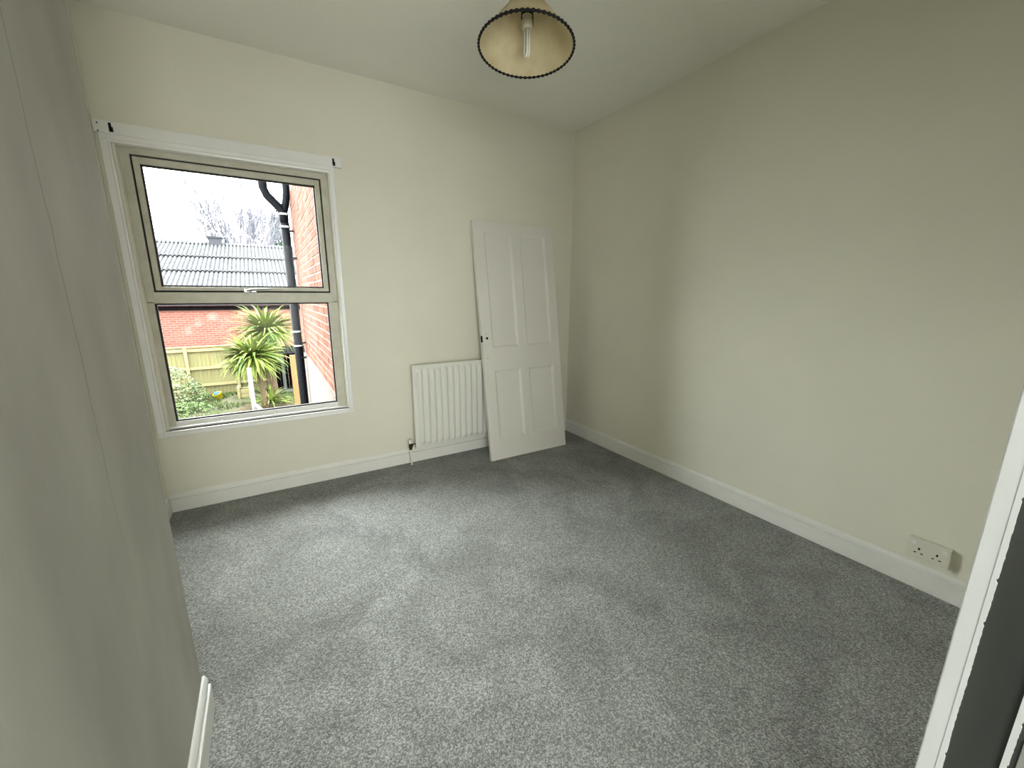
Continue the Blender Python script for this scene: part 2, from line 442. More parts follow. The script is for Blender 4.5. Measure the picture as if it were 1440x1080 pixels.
# ------------------------------------------------------------------ doorway on the right
dw = struct_empty('door_1', (XJ, YB, 0))
def ragged(x0, x1, y_room, y_edge, z0, z1, amp, step, seed):
    """board whose landing-side edge is chipped paint"""
    rnd = random.Random(seed); b = MB(); n = int((z1 - z0) / step); prev = None
    for i in range(n + 1):
        z = z0 + (z1 - z0) * i / n
        e = y_edge + amp * 1.6 * noise.noise(Vector((seed, z * 9.0, 0))) + rnd.uniform(-amp, amp) * 0.45 + (amp * 2.4 if rnd.random() < 0.06 else 0)
        ring = [b.bm.verts.new(p) for p in ((x0, y_room, z), (x1, y_room, z), (x1, e, z), (x0, e, z))]
        if prev:
            for k in range(4):
                b.bm.faces.new((prev[k], prev[(k + 1) % 4], ring[(k + 1) % 4], ring[k]))
        else:
            b.bm.faces.new(ring[::-1])
        prev = ring
    b.bm.faces.new(prev)
    return b
MB().box(XJ + 0.002, XJ + 0.075, YB, YB + 0.021, 0, 2.10).build('architrave', M_jamb, dw, bevel=0.0015)
ragged(XJ + 0.0015, XJ + 0.028, YB + 0.003, YB - 0.0025, 0, 2.06, 0.0007, 0.004, 3).build('paint_edge', M_jamb, dw)
MB().box(XJ + 0.0035, XJ + 0.03, YB - 0.16, YB - 0.001, 0, 2.06).build('lining', M_darkwood, dw)
ragged(XJ + 0.0005, XJ + 0.004, YB - 0.0465, YB - 0.0525, 0, 2.06, 0.0006, 0.004, 9).build('paint_ridge', M_jamb, dw)
sp = MB(); sp.box(XJ + 0.0018, XJ + 0.0036, YB - 0.088, YB - 0.0575, 0.775, 0.835)
spo = sp.build('strike_plate', M_chrome, dw, bevel=0.0006)
MB().box(XJ + 0.0012, XJ + 0.0019, YB - 0.080, YB - 0.064, 0.790, 0.820).build('latch_hole', M_black, dw)
MB().box(XL, XJ + 0.03, YB - 0.16, YB, 2.03, 2.06).build('head_lining', M_gloss, dw)

# ------------------------------------------------------------------ window
win = struct_empty('window_1', (-2.63, 0, WZ0))
AX0, AX1, IX0, IX1 = -3.217, -2.066, -3.172, -2.100
AZ0, IZ0, IZ1 = 0.502, 0.538, 2.172
def mould(pin, pout, axis, a, b, flip=1):
    """architrave: pin = inner edge coordinate, pout = outer edge; proud of the wall with a bead on the inner edge"""
    d = pout - pin
    return [(pin, 0.02), (pin, -0.016), (pin + d * .10, -0.020), (pin + d * .22, -0.020), (pin + d * .30, -0.014), (pin + d * .92, -0.017), (pout, -0.013), (pout, 0.0)]
MB().prism(mould(IX0, AX0, 'z', 0, 1), 'z', AZ0, 2.21).build('architrave', M_gloss, win, bevel=0.0008)
MB().prism(mould(IX1, AX1, 'z', 0, 1), 'z', AZ0, 2.21).build('architrave', M_gloss, win, bevel=0.0008)
MB().prism([(y, z) for z, y in mould(IZ0, AZ0, 'x', 0, 1)], 'x', AX0 + 0.001, AX1 - 0.001).build('architrave', M_gloss, win, bevel=0.0008)
MB().prism([(0.0, IZ1 - 0.004), (-0.018, IZ1 - 0.004), (-0.020, IZ1 + 0.006), (-0.016, IZ1 + 0.014), (-0.018, IZ1 + 0.040), (0.0, IZ1 + 0.040)], 'x', IX0 - 0.03, IX1 + 0.02).build('architrave', M_gloss, win)
hb = MB().box(-3.2285, -2.017, -0.026, 0.0, 2.2065, 2.268).build('curtain_board', M_gloss, win, bevel=0.0015)
hb['label'] = 'white painted board for curtain fittings above window'
for x, z in ((-3.160, 2.236), (-2.066, 2.235)):
    b = MB(); b.box(x - 0.006, x + 0.006, -0.0285, -0.026, z - 0.022, z + 0.022).box(x - 0.002, x + 0.011, -0.0290, -0.026, z - 0.022, z + 0.003)
    k = b.build('torn_hook_plate', M_black, win, bevel=0.0008)
for x, z in ((-3.209, 2.250), (-3.211, 2.212)):
    MB().lathe([(0.0035, 0), (0.0035, 0.002)], (x, -0.0262, z), (0, -1, 0), 10).build('screw_hole', M_black, win)
# lining between architrave and frame
FY = 0.055      # room face of the frame
for nm, bx in (('lining', (IX0 - 0.012, IX0, -0.004, 0.25, IZ0, IZ1)), ('lining', (IX1, IX1 + 0.012, -0.004, 0.25, IZ0, IZ1)),
               ('lining', (IX0 - 0.012, IX1 + 0.012, -0.004, 0.25, IZ1, IZ1 + 0.012))):
    MB().box(*bx).build(nm, M_gloss, win)
# sill ledge with two steps
MB().box(IX0, IX1, -0.012, 0.10, IZ0 - 0.012, IZ0).build('inner_sill', M_gloss, win, bevel=0.002)
MB().box(IX0, IX1, 0.020, 0.10, IZ0, IZ0 + 0.012).build('sill_step', M_gloss, win, bevel=0.003)
MB().box(-3.25, -2.03, 0.19, 0.33, 0.46, 0.50).build('outer_sill', M_grey, win)
# outer frame (head, two stiles, bottom rail, transom)
GX0, GX1 = -3.128, -2.166         # sight lines of the lower glass
TZ0, TZ1 = 1.319, 1.386
GZ0 = 0.578
SX0, SX1, SZ1 = -3.118, -2.146, 2.138   # gap line round the upper sash
for bx in ((IX0, GX0, FY, 0.115, IZ0, TZ0 + .01), (GX1, IX1, FY, 0.115, IZ0, TZ0 + .01),
           (IX0, SX0, FY, 0.115, TZ0, IZ1), (SX1, IX1, FY, 0.115, TZ0, IZ1)):
    MB().box(*bx).build('frame_stile', M_frame, win, bevel=0.002)
MB().box(SX0 - 0.01, SX1 + 0.01, FY + .0003, 0.115, SZ1, IZ1).build('frame_head', M_frame, win, bevel=0.002)
MB().box(GX0 - .01, GX1 + .01, FY + .0003, 0.115, IZ0, GZ0).build('frame_bottom', M_gloss, win, bevel=0.002)
MB().box(SX0 - .01, SX1 + .01, FY - 0.003, 0.115, TZ0, TZ1).build('transom', M_frame, win, bevel=0.003)
# glazing beads + gasket of the lower light
def ring(x0, x1, z0, z1, w, y0, y1):
    b = MB()
    b.box(x0, x0 + w, y0, y1, z0, z1).box(x1 - w, x1, y0, y1, z0, z1)
    b.box(x0 + w, x1 - w, y0, y1, z0, z0 + w).box(x0 + w, x1 - w, y0, y1, z1 - w, z1)
    return b
ring(GX0 - .002, GX1 + .002, GZ0 - .002, TZ0 + .002, 0.011, FY + 0.012, FY + 0.030).build('gasket', M_gasket, win)
MB().box(GX0, GX1, FY + 0.018, FY + 0.022, GZ0, TZ0).build('glass_pane', M_glass, win)
# upper opening sash
ring(SX0, SX1, TZ1, SZ1, 0.010, FY + 0.018, 0.10).build('shadow_gap', M_gasket, win)
sash = MB()
g = 0.010
ux0, ux1, uz0, uz1 = -3.080, -2.186, 1.4185, 2.092      # glass of the sash
sash.box(SX0 + g, ux0, FY - .004, 0.105, TZ1 + g, SZ1 - g).box(ux1, SX1 - g, FY - .004, 0.105, TZ1 + g, SZ1 - g)
sash.box(ux0, ux1, FY - .0038, 0.105, TZ1 + g, uz0).box(ux0, ux1, FY - .0038, 0.105, uz1, SZ1 - g)
sasho = sash.build('opening_sash', M_frame, win, bevel=0.0025)
ring(ux0 - .001, ux1 + .001, uz0 - .001, uz1 + .001, 0.010, FY + 0.010, FY + 0.028).build('sash_gasket', M_gasket, sasho).parent = sasho
bpy.data.objects['sash_gasket'].data.transform(Matrix.Translation((2.63, 0, -WZ0)))
gp = MB().box(ux0, ux1, FY + 0.016, FY + 0.020, uz0, uz1).build('glass_pane', M_glass, sasho)
gp.data.transform(Matrix.Translation((2.63, 0, -WZ0)))
hd = MB()
hd.lathe([(0.012, 0), (0.012, 0.008), (0.008, 0.014)], (-2.632, FY - .004, 1.400), (0, -1, 0), 16)
hd.box(-2.665, -2.600, FY - 0.008, FY - 0.003, 1.389, 1.409)
hd.tube([(-2.650, FY - 0.018, 1.397), (-2.62, FY - 0.026, 1.402), (-2.57, FY - 0.030, 1.408), (-2.515, FY - 0.028, 1.411)], [0.007, 0.008, 0.0065, 0.004], 10)
hdo = hd.build('handle', M_chrome, sasho, smooth=False); hdo.data.transform(Matrix.Translation((2.63, 0, -WZ0)))
for x in (-2.886, -2.578):
    MB().lathe([(0.009, 0), (0.009, 0.004), (0.004, 0.007)], (x, FY - 0.020, IZ0 + 0.012), (0, 0, 1), 12).build('stay_pin', M_chrome, win)

# ------------------------------------------------------------------ radiator
rad = thing('radiator', (-1.2, -0.10, 0.135), 'white ribbed panel radiator on far wall, partly behind leaning door', 'radiator')
RX0, RX1, RZ0, RZ1, RY = -1.627, -0.775, 0.136, 0.832, -0.100
def radiator_panel(y_front, sgn=1):
    b = MB(); pitch = 0.0535; xs = []; n = int((RX1 - RX0 - 0.03) / pitch); start = RX0 + 0.055
    nx = 170; nzl = 46
    zs = [RZ0 + (RZ1 - RZ0) * i / nzl for i in range(nzl + 1)]
    def h(x, z):
        k = (x - start) / pitch
        i = round(k)
        if i < 0 or start + i * pitch > RX1 - 0.035: return 0
        u = (k - i) * 2
        v = min((z - RZ0 - 0.036), (RZ1 - 0.036 - z)) / 0.022
        if v <= 0: return 0
        v = min(1, v); v = math.sin(v * math.pi / 2)
        return 0.023 * v * (max(0, math.cos(u * math.pi / 2)) ** 0.9)
    grid = []
    for z in zs:
        row = []
        for i in range(nx + 1):
            x = RX0 + (RX1 - RX0) * i / nx
            edge = 0.004 if (i == 0 or i == nx or z == zs[0] or z == zs[-1]) else 0
            row.append(b.bm.verts.new((x, y_front + edge - h(x, z), z)))
        grid.append(row)
    for j in range(nzl):
        for i in range(nx):
            b.bm.faces.new((grid[j][i], grid[j][i + 1], grid[j + 1][i + 1], grid[j + 1][i]))
    # returned edges to the back
    yb = y_front + 0.022
    loop = [grid[0][i] for i in range(nx + 1)] + [grid[j][nx] for j in range(1, nzl + 1)] + [grid[nzl][i] for i in range(nx - 1, -1, -1)] + [grid[j][0] for j in range(nzl - 1, 0, -1)]
    back = [b.bm.verts.new((v.co.x, yb, v.co.z)) for v in loop]
    for i in range(len(loop)):
        k = (i + 1) % len(loop)
        b.bm.faces.new((loop[i], loop[k], back[k], back[i]))
    b.bm.faces.new(back)
    return b
radiator_panel(RY + 0.0).build('front_panel', M_rad, rad, smooth=True)
o = bpy.data.objects['front_panel']
o.data.polygons.foreach_set('use_smooth', [True] * len(o.data.polygons))
em = o.modifiers.new('split', 'EDGE_SPLIT'); em.split_angle = math.radians(50)
MB().box(RX0 + 0.01, RX1 - 0.01, RY + 0.0222, RY + 0.040, RZ0 + 0.02, RZ1 - 0.02).build('rear_panel', M_rad, rad, bevel=0.004)
for x in (-1.48, -0.93):
    MB().box(x - 0.015, x + 0.015, RY + 0.040, -0.001, RZ0 + 0.08, RZ1 - 0.10).build('wall_bracket', M_rad, rad)
vx = -1.664
MB().tube([(RX0 + 0.004, RY + 0.03, 0.172), (vx + 0.004, RY + 0.03, 0.172)], 0.011, 12).build('valve_tail', M_brass, rad)
vb = MB().lathe([(0.010, 0.134), (0.013, 0.138), (0.013, 0.150), (0.016, 0.152), (0.016, 0.186), (0.011, 0.190)], (vx, RY + 0.03, 0), (0, 0, 1), 8).build('valve_body', M_brass, rad)
MB().lathe([(0.014, 0.189), (0.015, 0.192), (0.014, 0.212), (0.009, 0.219)], (vx, RY + 0.03, 0), (0, 0, 1), 14).build('valve_cap', M_plasticw, rad, smooth=False)
MB().lathe([(0.006, 0), (0.006, 0.006)], (-1.640, RY + 0.03 - 0.012, 0.172), (0, -1, 0), 10).build('vent_nut', M_plasticw, rad)
MB().tube([(vx, RY + 0.03, 0.136), (vx, RY + 0.031, 0.07), (vx + 0.002, RY + 0.032, 0.0)], 0.0085, 12).build('feed_pipe', M_skirt, rad, smooth=True)

# ------------------------------------------------------------------ loose door leaning on the far wall
DW, DH, DT = 0.784, 1.987, 0.034
door = thing('panel_door', (-1.059, -0.344, 0.0), 'loose white four panel door leaning against far wall in corner', 'door')
door['_world'] = (0.0, 0.0, 0.0)
del door['_world']
door.rotation_euler = Matrix((  # columns: across, back, up
    (math.cos(-.007), math.sin(.007) * math.cos(.155), -math.sin(-.007) * math.sin(.155)),
    (math.sin(-.007), math.cos(.007) * math.cos(.155), math.cos(-.007) * math.sin(.155)),
    (0, -math.sin(.155), math.cos(.155)))).to_euler()
PL0, PL1, PR0, PR1 = 0.092, 0.354, 0.434, 0.702
PB0, PB1, PT0, PT1 = 0.172, 0.762, 0.952, 1.902
fr = MB()
for bx in ((0, PL0, 0, DH), (PR1, DW, 0, DH)):
    fr.box(bx[0], bx[1], 0, DT, bx[2], bx[3])
for z0, z1 in ((0, PB0), (PB1, PT0), (PT1, DH)):
    fr.box(PL0, PR1, 0, DT, z0, z1)
for z0, z1 in ((PB0, PB1), (PT0, PT1)):
    fr.box(PL1, PR0, 0, DT, z0, z1)
bmesh.ops.remove_doubles(fr.bm, verts=fr.bm.verts[:], dist=1e-5)
fr.build('door_frame', M_door, door, bevel=0.0)
def panel(x0, x1, z0, z1):
    b = MB(); m1, m2, d1, d2 = 0.006, 0.018, 0.003, 0.0125
    def loop(i, y):
        return [b.bm.verts.new(p) for p in ((x0 + i, y, z0 + i), (x1 - i, y, z0 + i), (x1 - i, y, z1 - i), (x0 + i, y, z1 - i))]
    L = [loop(0, 0.001), loop(m1, d1), loop(m1 + 0.003, d1 + 0.004), loop(m2, d2 - 0.001), loop(m2 + 0.001, d2)]
    for a, c in zip(L, L[1:]):
        for k in range(4):
            b.bm.faces.new((a[k], a[(k + 1) % 4], c[(k + 1) % 4], c[k]))
    b.bm.faces.new(L[-1])
    B = loop(0, DT - 0.010)
    for k in range(4):
        b.bm.faces.new((L[0][k], L[0][(k + 1) % 4], B[(k + 1) % 4], B[k]))
    b.bm.faces.new(B)
    return b
for x0, x1 in ((PL0, PL1), (PR0, PR1)):
    for z0, z1 in ((PB0, PB1), (PT0, PT1)):
        panel(x0, x1, z0, z1).build('panel', M_door, door)
MB().lathe([(0.011, -0.0006), (0.011, 0.010)], (0.047, 0, 1.035), (0, 1, 0), 16).build('spindle_hole', M_black, door)
MB().lathe([(0.0035, -0.0005), (0.0035, 0.008)], (0.040, 0, 0.868), (0, 1, 0), 10).build('screw_hole', M_black, door)
MB().lathe([(0.0025, -0.0005), (0.0025, 0.008)], (0.040, 0, 1.068), (0, 1, 0), 10).build('screw_hole', M_dead, door)
MB().box(-0.0008, 0.006, -0.0006, 0.022, 1.004, 1.056).build('latch_mortice', M_black, door)

# ------------------------------------------------------------------ double socket on the right wall
sk = thing('double_socket', (0, -2.734, 0.205), 'cream double plug socket low on right wall above skirting', 'socket')
sy0, sy1, sz0, sz1, sd = -2.806, -2.661, 0.157, 0.253, 0.030
MB().box(-sd + 0.008, 0, sy0 + 0.001, sy1 - 0.001, sz0 + 0.001, sz1 - 0.001).build('back_box', M_plastic, sk, bevel=0.003)
MB().box(-sd, -sd + 0.0085, sy0, sy1, sz0, sz1).build('face_plate', M_plastic, sk, bevel=0.003)
for yc, s in ((sy1 - 0.042, 1), (sy0 + 0.042, -1)):
    # rocker at the outer top corner of each outlet, pins below
    yr = yc + s * 0.022
    MB().prism([(-sd + 0.001, sz1 - 0.012), (-sd - 0.005, sz1 - 0.013), (-sd - 0.002, sz1 - 0.030), (-sd + 0.001, sz1 - 0.031)], 'y', yr - 0.008, yr + 0.008).build('rocker_switch', M_plasticw, sk, bevel=0.001)
    MB().box(-sd - 0.0006, -sd + 0.002, yc - 0.0035, yc + 0.0035, sz0 + 0.044, sz0 + 0.055).build('earth_slot', M_black, sk)
    for dy in (-0.0115, 0.0115):
        MB().box(-sd - 0.0006, -sd + 0.002, yc + dy - 0.0045, yc + dy + 0.0045, sz0 + 0.026, sz0 + 0.031).build('pin_slot', M_black, sk)

# ------------------------------------------------------------------ pendant lamp
LC = Vector((-1.616, -1.691, 2.28)); LA = Vector((0.065, 0.069, 1.0)).normalized()
lamp = thing('pendant_lamp', (LC.x, LC.y, H), 'pendant ceiling lamp with cream coolie shade edged in black braid', 'lamp')
R0, R1, HS = 0.178, 0.040, 0.172
top = LC + LA * HS
MB().lathe([(R0, 0), (R1, HS), (R1 - 0.0015, HS), (R0 - 0.0015, 0)], LC, LA, 72, close=True).build('lamp_shade', M_shade, lamp, smooth=True)
sh = bpy.data.objects['lamp_shade']
em = sh.modifiers.new('split', 'EDGE_SPLIT'); em.split_angle = math.radians(40)
# scalloped braid round the rim: a rope of small loops
u = LA.orthogonal().normalized(); w = LA.cross(u); rp = []
NB = 360
br = MB(); prev = None
rings = []
for i in range(NB):
    a = 2 * math.pi * i / NB; d = u * math.cos(a) + w * math.sin(a)
    rr = 0.0042 + 0.0013 * math.sin(a * 60)
    c = LC + d * R0 + LA * 0.001
    rings.append([br.bm.verts.new(c + (d * math.cos(t) + LA * math.sin(t) * 1.25) * rr) for t in (0, 1.047, 2.094, 3.1416, 4.189, 5.236)])
for i in range(NB):
    a, b = rings[i], rings[(i + 1) % NB]
    for k in range(6):
        br.bm.faces.new((a[k], a[(k + 1) % 6], b[(k + 1) % 6], b[k]))
br.build('rim_braid', M_trimcord, lamp, smooth=True)
MB().lathe([(R1 + 0.002, -0.004), (R1 + 0.003, 0.0), (R1 + 0.002, 0.004), (R1 - 0.002, 0.0)], top, LA, 40, close=True).build('top_braid', M_trimcord, lamp, smooth=True)
# shade carrier: ring on the holder and three spokes
cz = top.z - 0.030
carrier = MB()
hc = Vector((LC.x + LA.x * 0.14, LC.y + LA.y * 0.14, 0))
for k in range(3):
    a = 2.1 * k + 0.5
    p1 = top + (u * math.cos(a) + w * math.sin(a)) * (R1 - 0.001)
    carrier.tube([(hc.x + 0.018 * math.cos(a), hc.y + 0.018 * math.sin(a), cz - 0.03), p1], 0.0016, 6)
for k in (-1, 1):      # drop wires of the gimbal beside the holder
    px_, py_ = hc.x + k * 0.0215 * right0.x, hc.y + k * 0.0215 * right0.y
    carrier.tube([(px_, py_, cz - 0.03), (px_, py_, 2.352 if k > 0 else 2.375)], 0.0017, 6)
carrier.lathe([(0.0195, -0.003), (0.023, -0.003), (0.023, 0.003), (0.0195, 0.003)], (hc.x, hc.y, cz - 0.03), (0, 0, 1), 24, close=True)
carrier.build('shade_carrier', M_trimcord, lamp)
hx, hy = hc.x, hc.y
MB().lathe([(0.004, 0.075), (0.012, 0.070), (0.017, 0.045), (0.018, 0.0), (0.0195, -0.002), (0.0195, -0.016), (0.016, -0.018), (0.016, -0.030)],
           (hx, hy, 2.405), (0, 0, 1), 24).build('lamp_holder', M_holder, lamp, smooth=False)
# compact fluorescent: collar, then two pairs of tubes
bulb = MB().lathe([(0.016, 0.028), (0.020, 0.022), (0.0215, 0.012), (0.0215, 0.004), (0.018, -0.002)], (hx, hy, 2.347), (0, 0, 1), 24).build('bulb', M_holder, lamp)
for dx, dy in ((-0.0048, 0), (0.0048, 0)):
    pts = [(hx + dx, hy - 0.0085, 2.345), (hx + dx, hy - 0.0085, 2.268)]
    for k in range(1, 6):
        a = math.pi * k / 6
        pts.append((hx + dx, hy - 0.0085 * math.cos(a), 2.268 - 0.0085 * math.sin(a)))
    pts += [(hx + dx, hy + 0.0085, 2.268), (hx + dx, hy + 0.0085, 2.345)]
    t_ = MB().tube(pts, 0.0042, 12).build('fluorescent_tube', M_bulb, bulb, smooth=True)
    t_.data.transform(Matrix.Translation((-LC.x, -LC.y, -H)))
MB().tube([(hx, hy, 2.475), (hx - 0.002, hy - 0.002, 2.62), (LC.x, LC.y, H - 0.01)], 0.0032, 8).build('flex', M_plasticw, lamp, smooth=True)
MB().lathe([(0.012, -0.036), (0.034, -0.026), (0.040, -0.012), (0.042, 0)], (LC.x, LC.y, H), (0, 0, 1), 28).build('ceiling_rose', M_plasticw, lamp)

# ================================================================== outside
ZG = -2.35
gb = MB()
def ground_z(x, y):
    return ZG + 0.05 * noise.noise(Vector((x * 0.6, y * 0.6, 0))) + 0.02 * noise.noise(Vector((x * 2.2, y * 2.2, 3)))
gv = [[gb.bm.verts.new((-22 + 34 * i / 60, 0.26 + 34 * j / 60, ground_z(-22 + 34 * i / 60, 0.26 + 34 * j / 60))) for i in range(61)] for j in range(61)]
for j in range(60):
    for i in range(60):
        gb.bm.faces.new((gv[j][i], gv[j][i + 1], gv[j + 1][i + 1], gv[j + 1][i]))
go = gb.build('ground', M_ground, smooth=True); struct(go)

# ---- brick wing beside the window
WXF = -2.115; WY0, WY1 = 0.26, 3.74
wing = thing('brick_wing', (WXF + 0.5, 2.0, ZG), 'red brick house wing with pebbledash base, right of window', 'building')
MB().box(WXF + 0.004, WXF + 3.0, WY0, WY1 - 0.012, ZG - 0.1, 3.3).build('wall_core', M_mortar, wing)
MB().box(WXF - 0.015, WXF + 0.02, WY0, WY1 + 0.012, ZG - 0.1, 0.50).build('pebbledash_base', M_pebble, wing)
MB().box(WXF - 0.03, WXF + 3.0, WY0, WY1 + 0.05, 3.28, 3.36).build('eaves_board', M_tarmac_wood, wing)
bl, bh, bd, gp_ = 0.215, 0.065, 0.10, 0.010
proto = []
for i, m in enumerate(M_bricks):
    me = bpy.data.meshes.new('brick')
    b = bmesh.new(); bmesh.ops.create_cube(b, size=1.0)
    for v in b.verts: v.co = Vector((v.co.x * bd, v.co.y * bl, v.co.z * bh))
    bmesh.ops.bevel(b, geom=b.edges[:], offset=0.004, segments=1, affect='EDGES')
    b.to_mesh(me); b.free(); me.materials.append(m); proto.append(me)
rnd = random.Random(11)
cand = []
nrow = int((2.75 - 0.52) / 0.075)
for rI in range(nrow):
    z = 0.52 + 0.0375 + rI * 0.075
    hdr = False
    k = 0; y = WY0 + (0.1125 if rI % 2 else 0.0)
    while y + bl < WY1 + 0.001:
        d = y + bl / 2 - CAM.y
        cand.append((y + bl / 2, z, d, abs((z - CAM.z) / d)))
        y += 0.225
vis = [c for c in cand if -0.26 < (c[1] - CAM.z) / c[2] < 0.235 and (WXF - CAM.x) / c[2] < 0.128]
vis.sort(key=lambda c: c[2]); vis = set((c[0], c[1]) for c in vis[:290])
rest = bmesh.new()
for y, z, d, e in cand:
    mi = rnd.randrange(4); dx = rnd.uniform(-0.002, 0.003)
    if (y, z) in vis:
        o = bpy.data.objects.new('brick', proto[mi]); COL.objects.link(o); o.parent = wing
        o.location = Vector((WXF + bd / 2 + dx, y, z)) - wing.location
    else:
        bmesh.ops.create_cube(rest, size=1.0, matrix=Matrix.Translation((WXF + bd / 2 + dx, y, z)) @ Matrix.Diagonal((bd, bl, bh, 1)))
mbr = MB(); mbr.bm.free(); mbr.bm = rest
o = mbr.build('brickwork', M_bricks[0], wing); o['kind'] = 'stuff'

# ---- black soil pipe on the wing
PX, PY, PR = -2.212, 3.34, 0.055
pipe = thing('soil_pipe', (PX, PY, ZG), 'black soil pipe with white collars running down brick wing', 'pipe')
MB().tube([(PX, PY, ZG), (PX, PY, 2.30)], PR, 20).build('main_pipe', M_pipe, pipe, smooth=True)
MB().tube([(PX, PY, 2.28), (PX, PY, 2.42), (PX - 0.05, PY, 2.50), (PX - 0.17, PY, 2.63), (PX - 0.205, PY, 2.72), (PX - 0.205, PY, 3.25)], PR * 0.95, 16).build('swan_neck', M_pipe, pipe, smooth=True)
MB().tube([(PX, PY, 2.42), (PX + 0.035, PY, 2.55), (PX + 0.06, PY + 0.02, 2.7), (PX + 0.06, PY + 0.02, 3.25)], PR * 0.8, 14).build('branch_pipe', M_pipe, pipe, smooth=True)
for z in (2.415, 2.255):
    MB().lathe([(PR + 0.001, -0.012), (PR + 0.006, -0.012), (PR + 0.006, 0.012), (PR + 0.001, 0.012)], (PX, PY, z), (0, 0, 1), 24, close=True).build('collar', M_clip, pipe)
for z, h_ in ((0.86, M_clip), (0.66, M_clip)):
    MB().lathe([(PR + 0.001, -0.010), (PR + 0.006, -0.010), (PR + 0.006, 0.010), (PR + 0.001, 0.010)], (PX, PY, z), (0, 0, 1), 24, close=True).build('collar', M_clip, pipe)
for z in (2.20, 1.85, 0.70, 0.49):
    MB().box(PX + 0.02, WXF + 0.002, PY - 0.07, PY - 0.05, z - 0.012, z + 0.012).build('bracket', M_pipe, pipe)

# ---- outbuilding: brick wall and corrugated roof
OY = 16.9
ob = thing('outbuilding', (-4.0, OY + 3, ZG), 'long brick outbuilding with grey corrugated roof behind garden fence', 'building')
MB().box(-16, 6.0, OY, OY + 9.2, ZG - 0.1, 0.955).build('brick_wall', M_brickwall, ob)
slope = 0.364; ez = 0.955
def roof_row(t0, t1, lift0):
    b = MB(); pitch = 0.17; x0, x1 = -13.0, 3.0; seg = 6
    nx = int((x1 - x0) / pitch * seg)
    A = []; B = []
    for i in range(nx + 1):
        x = x0 + pitch * i / seg
        wv = 0.036 * math.cos(2 * math.pi * i / seg)
        wob = 0.02 * noise.noise(Vector((x * .5, t0, 1)))
        A.append(b.bm.verts.new((x, OY - 0.2 + t0 + wob, ez + slope * t0 + wv + lift0)))
        B.append(b.bm.verts.new((x, OY - 0.2 + t1, ez + slope * t1 + wv - 0.02)))
    for i in range(nx):
        b.bm.faces.new((A[i], A[i + 1], B[i + 1], B[i]))
    return b
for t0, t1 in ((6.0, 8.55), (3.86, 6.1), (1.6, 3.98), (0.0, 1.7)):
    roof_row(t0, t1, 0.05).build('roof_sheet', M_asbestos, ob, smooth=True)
rz = ez + slope * 8.55
MB().prism([(OY - 0.1, ez - 0.10), (OY + 8.35, rz - 0.14), (OY + 9.2, rz - 0.45), (OY + 9.2, ez - 0.2), (OY - 0.1, ez - 0.2)], 'x', -13, 3.0).build('roof_core', M_tarmac_wood, ob)
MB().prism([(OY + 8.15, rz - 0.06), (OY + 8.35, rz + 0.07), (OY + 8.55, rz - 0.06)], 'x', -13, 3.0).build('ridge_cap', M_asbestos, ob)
MB().box(-13, 3.0, OY - 0.26, OY - 0.14, ez - 0.02, ez + 0.05).build('gutter', M_grey, ob)
cx = CAM.x - 0.0691 * (OY + 8.3 - CAM.y)
MB().box(cx - 0.28, cx + 0.30, OY + 8.1, OY + 8.7, rz - 0.1, rz + 0.27).box(cx - 0.36, cx + 0.38, OY + 8.05, OY + 8.75, rz + 0.27, rz + 0.36).build('ridge_vent', M_grey, ob)

# ---- aerials beyond the roof
for ax_, ah in ((-0.149, 0.055), (-0.141, 0.040)):
    D = 45.0; X = CAM.x + ax_ * D; Yy = CAM.y + D; zb = CAM.z + 0.085 * D; zt = CAM.z + (0.085 + ah * 0.5) * D
    t = thing('roof_aerial', (X, Yy, zb - 6), 'thin television aerial far beyond roof, ' + ('taller left one' if ah > .05 else 'shorter right one'), 'aerial')
    MB().tube([(X, Yy, zb - 6), (X, Yy, zt)], 0.03, 6).build('mast', M_twig, t)
    MB().tube([(X - 0.5, Yy, zt - 0.15), (X + 0.5, Yy, zt - 0.05)], 0.03, 6).build('boom', M_twig, t)

# ---- garden fence
FYY = 15.35
fence = thing('garden_fence', (-5.0, FYY, ZG), 'weathered closeboard timber fence with rails along back of garden', 'fence')
fz = -0.53
me = bpy.data.meshes.new('board'); b = bmesh.new(); bmesh.ops.create_cube(b, size=1.0)
for v in b.verts: v.co = Vector((v.co.x * 0.118, v.co.y * 0.018, v.co.z * 1.80 + 0.90))
bmesh.ops.bevel(b, geom=b.edges[:], offset=0.003, segments=1, affect='EDGES'); b.to_mesh(me); b.free(); me.materials.append(M_fence)
x = -13.4; i = 0
while x < -2.15:
    o = bpy.data.objects.new('board', me); COL.objects.link(o); o.parent = fence
    o.location = (x + 5.0, 0.02 + (0.008 if i % 2 else 0), -0.01 + rnd.uniform(-0.02, 0.02)); o.rotation_euler = (0, rnd.uniform(-.006, .006), 0)
    x += 0.122; i += 1
for z in (fz - 0.12, fz - 0.78, fz - 1.42):
    MB().box(-13.5, -2.1, FYY - 0.062, FYY + 0.011, z - 0.045, z + 0.045).build('rail', M_rail, fence, bevel=0.004)
MB().box(-13.5, -2.1, FYY - 0.03, FYY + 0.06, fz - 0.01, fz + 0.03).build('capping', M_rail, fence)
for dx in (-.546, -.466, -.386, -.306, -.226, -.146, -.0665, 0.01):
    X = CAM.x + dx * (FYY - CAM.y) + (0.05 if dx > -.2 else 0)
    MB().box(X - 0.05, X + 0.05, FYY - 0.105, FYY - 0.0625, ZG - 0.1, fz - 0.02).build('post', M_rail, fence, bevel=0.004)

